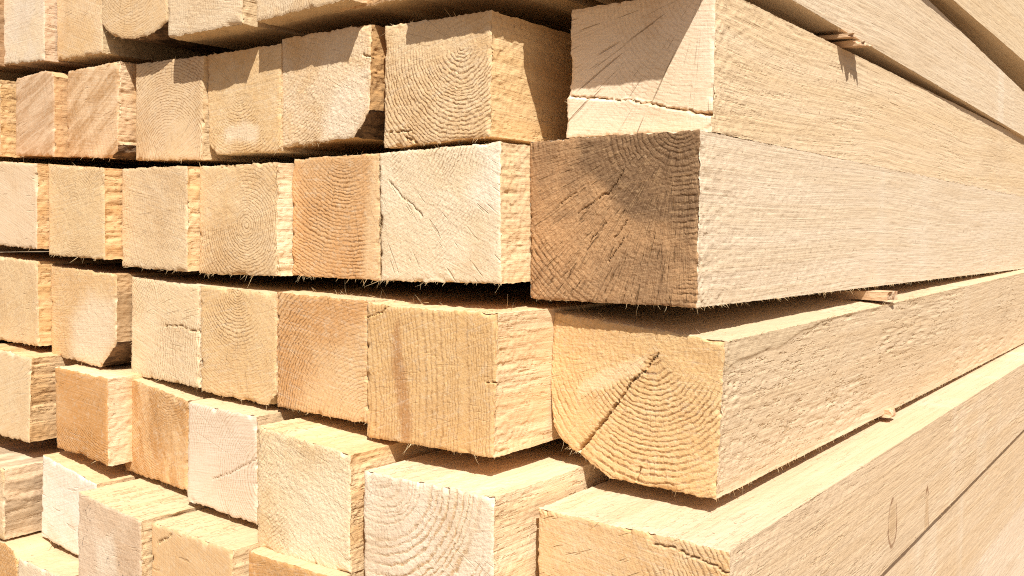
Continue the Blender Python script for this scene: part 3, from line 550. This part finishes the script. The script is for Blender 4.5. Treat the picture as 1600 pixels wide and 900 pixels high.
S('5b', 'bright orange beam end with sharp sweeping rings near the left edge', (.60,.315,.115), (.66,.40,.19), sp=2.6, rc=.62, pith=(1.05, 1.1), rel=1.3, fz=.5, fib=40, late=(.33,.145,.04), wob=.5, bs=10, sa=(.72,.50,.27), sb=(.62,.4,.19), topfine=1)
S('5a', 'pale cream beam end with ragged brown side at the left edge below the sandy one', (.75,.59,.385), (.73,.55,.34), sp=2.5, rc=.1, rel=.4, fz=.6, fib=40, sa=(.68,.46,.23), sb=(.52,.31,.13), torn=1.2, ragside=1.5)
# ---- sixth row
S('6g', 'long beam side below the knotty one at the lower right', CREAM, STRAW, near=1, long=1, bow=(.030, .032), torn=.3, fib=0, sa=(.65,.49,.31), sb=(.62,.45,.265), band=.3, knots=[KN3])
S('6e', 'bright orange beam end with a broken top edge at the bottom edge of the picture', (.62,.36,.15), ORANGE, sp=3, rc=.3, pith=(1, 1.2), fib=30, topfine=1)
S('6d', 'plain tan beam end with a fine crack beside the speckled one', (.72,.50,.28), (.70,.47,.25), sp=3, rc=.08, pith=(3, .5), rel=.4, fz=.5, fib=60, fw=(0,.6,.3,.1), torn=1.1, ragside=1.5, topfine=1)
S('6c', 'greyish beam end peppered with dark specks near the bottom left', (.66,.50,.36), (.72,.57,.43), sp=3, rc=.1, pith=(-2, .5), rel=.4, fib=60, fw=(0,.6,.3,.1), speck=.8, torn=1.1, ragside=1.5, topfine=1, patchc=(.80,.71,.58))
S('6b', 'chalky white beam end with orange stains tucked behind the speckled one', (.85,.80,.72), (.80,.72,.60), sp=5, rc=.08, pith=(-3, .8), streak=(80, 40), rel=.4, fz=.6, fib=30, sa=(.70,.49,.26), sb=(.62,.4,.2), topfine=1)
S('6a', 'pale beam clipped by the left edge, grey streaked right side', (.76,.60,.42), STRAW, sp=3, rc=.1, rel=.4, fib=30, fw=(.1,.7,.1,.1), sa=(.70,.52,.32), sb=(.60,.42,.24), greyst=.75, torn=.6, ragside=1, topfine=1)
# ---- seventh row
S('7g', 'long beam side in the bottom right corner with a pale streak', CREAM, STRAW, near=1, long=1, bow=(.032, 0), torn=.2, fib=0, sa=(.70,.56,.39), sb=(.68,.53,.36), band=.3)
S('7b', 'pale cream beam end rising from the bottom edge left of the speckled one', (.77,.64,.49), CREAM, sp=3, rc=.1, rel=.4, fib=30, topfine=1)
S('7a', 'rounded orange beam end in the bottom left corner', (.66,.40,.18), (.60,.34,.14), sp=2.6, rc=.5, pith=(.2, .2), rel=.8, fib=20)

# ---- unseen rest of the stack at left, added to block sky in the gaps
for n, row in (('x1', 'top'), ('x2', 'second'), ('x3', 'third'), ('x4', 'fourth'), ('x5', 'fifth'), ('x6', 'sixth')):
    S(n, 'unseen pale beam beyond the left edge continuing the %s row of ends' % row, CREAM, STRAW, fib=0)
    S(n+'b', 'outermost unseen pale beam beyond the left edge in the %s row of ends' % row, CREAM, STRAW, fib=0)

# ------------------------------------------------------------------ spacer battens between the rows
CHIP = plain('split_batten_wood', (.68, .48, .31), (.57, .37, .22), 150, .0012, (.3, 1, 1))
CHIPE = plain('broken_batten_end', (.74, .55, .37), (.48, .25, .13), 260, .002, (1, 1, .5))
def batten(loc, ln, wd, th, yaw, label, seed, broken=.006, roll=0):
    """a thin strip laid along the row's width; its broken end points to +x"""
    nx, ny, nz = 24, 14, 6
    top = bpy.data.objects.new('spacer_batten', None); COL.objects.link(top); top.empty_display_size = .02
    top.location = loc; top.rotation_euler = (roll, 0, yaw); top['label'] = label; top['category'] = 'spacer'; top['group'] = 'spacer battens between the rows'
    y = np.linspace(-wd/2, wd/2, ny); z = np.linspace(-th/2, th/2, nz); x = -ln + ln*np.linspace(0, 1, nx)**.5
    def endx(yy, zz): return -broken*(.5 + .5*vn(yy*260+seed, zz*500, 0, 3)) - broken*.6*vn(yy*90, zz*200+seed, 0, 4)
    def warp(P):
        P = P.copy(); P[:, 2] += .0006*vn(P[:, 0]*90, P[:, 1]*160+seed, 0, 5); P[:, 1] += .0009*vn(P[:, 0]*60, 0, P[:, 2]*300+seed, 6); return P
    V, F, b = [], [], 0
    for zz, fl in ((z[-1], False), (z[0], True)):
        X, Yy = np.meshgrid(x, y, indexing='ij'); X = X + endx(Yy, zz)*sst(-.02, 0, X)
        V.append(np.stack([X, Yy, zz + 0*X], -1).reshape(-1, 3)); F.append(grid_faces(nx, ny, b, fl)); b += nx*ny
    for yy, fl in ((y[0], False), (y[-1], True)):
        X, Zz = np.meshgrid(x, z, indexing='ij'); X = X + endx(yy, Zz)*sst(-.02, 0, X)
        V.append(np.stack([X, yy + 0*X, Zz], -1).reshape(-1, 3)); F.append(grid_faces(nx, nz, b, fl)); b += nx*nz
    mesh_obj('strip', warp(np.concatenate(V)), np.concatenate(F), CHIP, top)
    Yy, Zz = np.meshgrid(y, z, indexing='ij'); X = endx(Yy, Zz)
    mesh_obj('broken_end', warp(np.stack([X, Yy, Zz], -1).reshape(-1, 3)), grid_faces(ny, nz), CHIPE, top)
    return top
for a in BATTENS: batten(*a)

# ------------------------------------------------------------------ ground below the stack
g = N('sandy_ground'); o = g.obj()
g.col(g.mix(g.ms(g.noise(o, 9, 6, .65), .35, .65), (.32, .225, .135), (.24, .165, .10)))
g.bump([(g.noise(o, 60, 5, .7), .01, .9)])
gd = mesh_obj('ground', [(-60, -60, GZ), (60, -60, GZ), (60, 60, GZ), (-60, 60, GZ)], [(0, 1, 2, 3)], g.m)
gd['kind'] = 'structure'
